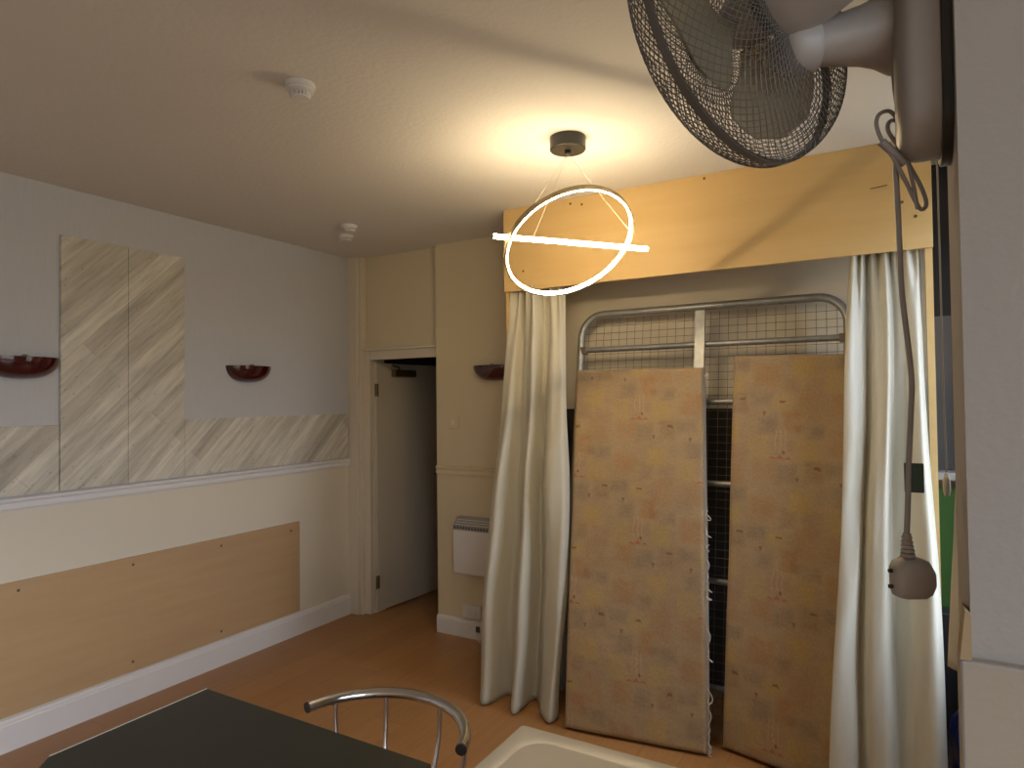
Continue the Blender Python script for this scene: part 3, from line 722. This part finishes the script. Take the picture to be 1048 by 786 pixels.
# neck, arm and wall plate
j0 = Vector((3.622, -2.925, 2.128)); j1 = Vector((3.748, -2.858, 2.150)); ja = (j1-j0).normalized()
MB().lathe([(0, -.022), (.018, -.021), (.029, -.016), (.035, -.006), (.036, .004), (.036, .024), (.034, .028), (0, .028)], j0, ja, 32).tube([j0+Vector((.004, .0, .02)), j0+Vector((.016, -.006, .050))], .026, 20).build('tilt_joint', M['fan'], fan, smooth=40)
MB().tube([j0+ja*s for s in (.0285, .04, .06, .09, .115, .135)], [.027, .029, .032, .037, .045, .056], 28).build('arm', M['fan'], fan, smooth=50)
def ovalplate(x0, x1, hy, z0, z1, bev):
    mb = MB(); ol = []
    for k in range(25):
        a = math.pi*k/24; ol.append(Vector((0, PLY+hy*math.cos(a), z1-hy+hy*math.sin(a))))
    for k in range(25):
        a = math.pi+math.pi*k/24; ol.append(Vector((0, PLY+hy*math.cos(a), z0+hy+hy*math.sin(a))))
    cen = Vector((0, PLY, (z0+z1)/2)); lo = []
    for x, sc in [(x1, 1)]+[(x0+bev*(1-math.sin(math.radians(15*q))), 1-bev*1.5/hy*(1-math.cos(math.radians(15*q)))) for q in range(7)]:
        ins = (1-sc)*hy      # every ring is the outline moved inwards by ins
        lo.append([mb.bm.verts.new(Vector((x, cen.y+(p.y-cen.y)*max(.02, (hy-ins)/hy), p.z+(ins if p.z < cen.z else -ins)*abs(p.z-cen.z)/((z1-z0)/2)))) for p in ol])
    for a, b in zip(lo, lo[1:]):
        for k in range(len(a)): mb.bm.faces.new((a[k], a[(k+1) % len(a)], b[(k+1) % len(b)], b[k]))
    mb.bm.faces.new(lo[0]); mb.bm.faces.new(lo[-1][::-1]); return mb
ovalplate(3.738, 3.788, .062, 1.968, 2.30, .022).build('wall_plate', M['fan'], fan, smooth=40)
ovalplate(3.786, PX-.0005, .066, 1.958, 2.31, .002).build('mounting_plate', M['black'], fan, smooth=40)
# flex: from plate down to the plug, with a tied-up bundle
cords = [(3.7377, -2.8664, 2.1120), (3.7391, -2.8645, 2.0710), (3.7426, -2.8672, 2.0304), (3.7407, -2.8731, 1.9904), (3.7378, -2.8739, 1.9587), (3.7389, -2.8719, 1.9081), (3.7399, -2.8699, 1.8511), (3.7411, -2.8679, 1.8005), (3.7463, -2.8632, 1.7371), (3.7496, -2.8600, 1.6864), (3.7474, -2.8599, 1.6358), (3.7441, -2.8604, 1.5789), (3.7418, -2.8602, 1.5220), (3.7399, -2.8604, 1.4865)]
MB().tube(spline(cords, 5), .0034, 8).build('cord', M['cord'], fan, smooth=60)
loop = [(3.7434, -2.8757, 2.0195), (3.7328, -2.8822, 2.0347), (3.7208, -2.8892, 2.0311), (3.7172, -2.8920, 2.0169), (3.7233, -2.8913, 1.9942), (3.7359, -2.8846, 1.9711), (3.7493, -2.8783, 1.9389), (3.7627, -2.8697, 1.9075), (3.7704, -2.8630, 1.9130), (3.7655, -2.8641, 1.9350), (3.7531, -2.8698, 1.9635), (3.7396, -2.8738, 1.9929), (3.7301, -2.8797, 2.0107), (3.7315, -2.8792, 2.0221), (3.7392, -2.8725, 2.0241), (3.7454, -2.8685, 2.0088), (3.7501, -2.8718, 1.9761), (3.7558, -2.8746, 1.9413), (3.7604, -2.8733, 1.9057)]
MB().tube(spline(loop, 5), .0026, 8).build('cord_bundle', M['cord'], fan, smooth=60)
MB().tube([Vector((3.7222, -2.8931, 1.9938)), Vector((3.7350, -2.8854, 1.9799)), Vector((3.7477, -2.8776, 1.9647))], .0055, 8).build('cord_tie', M['cord'], fan, smooth=60)
MB().box(Vector((3.7491, -2.8574, 2.0196))-Vector((.010, .012, .018)), Vector((3.7491, -2.8574, 2.0196))+Vector((.010, .012, .014)), bev=.003).build('cord_grip', M['cord'], fan)
tp = Vector((3.7492, -2.8570, 1.5611))
MB().box(tp-Vector((.0105, .002, .019)), tp+Vector((.0115, .002, .019)), bev=.001).build('tape_tag', M['tape'], fan)
mb = MB()
for k, q in enumerate([(3.7399, -2.8604, 1.4840), (3.7401, -2.8601, 1.4784), (3.7403, -2.8598, 1.4729), (3.7405, -2.8596, 1.4673), (3.7407, -2.8593, 1.4617)]):
    mb.lathe([(0, -.002), (.0062+k*.0006, -.002), (.0062+k*.0006, .0016), (0, .0016)], q, (0, 0, 1), 14)
mb.tube([Vector((3.7400, -2.8604, 1.4891)), Vector((3.7414, -2.8587, 1.4536))], .005, 10); mb.build('strain_relief', M['plug'], fan, smooth=40)
pc = Vector((3.7443, -2.8565, 1.4320)); pv = Vector((0, 0, 1)); pd = Vector((.5, -.85, 0)).normalized()
e_r = pd.cross(pv)
ol = [(-.023, .012), (-.019, .020), (-.008, .026), (.012, .025), (.020, .021), (.027, .008), (.0275, -.010), (.022, -.022), (.014, -.0265), (-.010, -.0265), (-.020, -.024), (-.0225, -.016)]
mb = MB(); lo = []
for d, sc in ((-.014, .93), (-.010, 1), (.006, 1), (.013, .88), (.015, .7)):
    lo.append([mb.bm.verts.new(pc+e_r*x*-1*sc+pv*z*sc+pd*d) for x, z in ol])
for a, b in zip(lo, lo[1:]):
    for k in range(len(a)): mb.bm.faces.new((a[k], a[(k+1) % len(a)], b[(k+1) % len(b)], b[k]))
mb.bm.faces.new(lo[0]); mb.bm.faces.new(lo[-1][::-1]); mb.build('plug', M['plug'], fan, smooth=50)
for zz in (.008, -.012):
    p = pc+e_r*.0225+pv*zz-pd*.004; MB().tube([p, p+e_r*.005], .0026, 8).build('plug_pin', M['black'], fan, smooth=40)

# ================================================================ RIGHT BAY
# what shows between the right curtain and the pier
struct('trim_5', MB().box((3.8935, -.03, 1.30), (XR-.001, -.0005, 2.05), bev=.003), M['blind_grey'])
struct('trim_6', MB().box((3.8935, -.03, 2.051), (XR-.001, -.0005, H-.001), bev=.003), M['frame_grey'])
struct('trim_7', MB().box((3.8935, -.16, 1.262), (XR-.001, -.0005, 1.2995), bev=.006), M['white'])
tag(MB().box((3.8945, -.10, .0005), (4.13, -.085, 1.22), bev=.002).build('leaning_board', M['green'], loc=(4.0, -.09, 0)), 'bright green board behind the right curtain, below the white sill', 'board')
tag(MB().box((3.8945, -.22, .0005), (4.12, -.11, .66), bev=.01).build('storage_box', M['frame_grey'], loc=(4.0, -.16, 0)), 'very dark box low down in the gap, under the green board', 'box')
def drape(a, b):
    return Vector((lerp(3.926-.052*b, 4.03, a), -1.05+.02*math.sin(9*a+3*b)-.05*b, 1.52-.80*b-.03*a))
mb = MB(); mb.grid(drape, 20, 20)
cl = mb.build('hanging_cloth', M['cloth'], loc=(4.04, -1.05, .93), smooth=180, solid=.004); MB().tube([(4.02, -1.045, 1.47), (4.02, -1.045, H-.0005)], .002, 6).build('hanging_string', M['string'], cl); tag(cl, 'off-white cloth hanging in the narrow gap beside the pier', 'cloth')
rnd = random.Random(5); mb = MB()
bmesh.ops.create_icosphere(mb.bm, subdivisions=4, radius=1)
from mathutils import noise as mnoise
for v in mb.bm.verts:
    k = 1+.16*mnoise.noise(v.co*2.2)+.07*mnoise.noise(v.co*6)
    c = v.co*k; v.co = Vector((3.992+.098*c.x, -.66+.165*c.y, max(.003, .20+.235*c.z*(1.15 if c.z > 0 else 1))))
tag(mb.build('plastic_bag', M['blue'], loc=(4.01, -.66, .0), smooth=180), 'crumpled blue plastic bag on the floor beside the right curtain', 'bag')
struct('trim_8', MB().prism([(PX-.0115, PY-.0135, 1.3755), (PX-.0005, PY-.0135, 1.3755), (PX-.0005, PY-.0135, 1.425), (PX-.006, PY-.0135, 1.43)], (0, .036, 0)), M['ply_edge'])
pcd = empty('pull_cord', (3.868, -1.35, 2.75), 'thin cream pull cord with a chunky bottom weight beside the pier', 'pull cord')
MB().tube([(3.866, -1.35, 2.7995), (3.868, -1.35, 1.62), (3.870, -1.35, 1.42)], .0026, 8).build('cord', M['pullcord'], pcd, smooth=60)
MB().lathe([(0, 0), (.007, .0), (.011, .02), (.010, .05), (.005, .07), (0, .072)], (3.870, -1.35, 1.345), (0, 0, 1), 16).build('weight', M['cloth'], pcd, smooth=60)
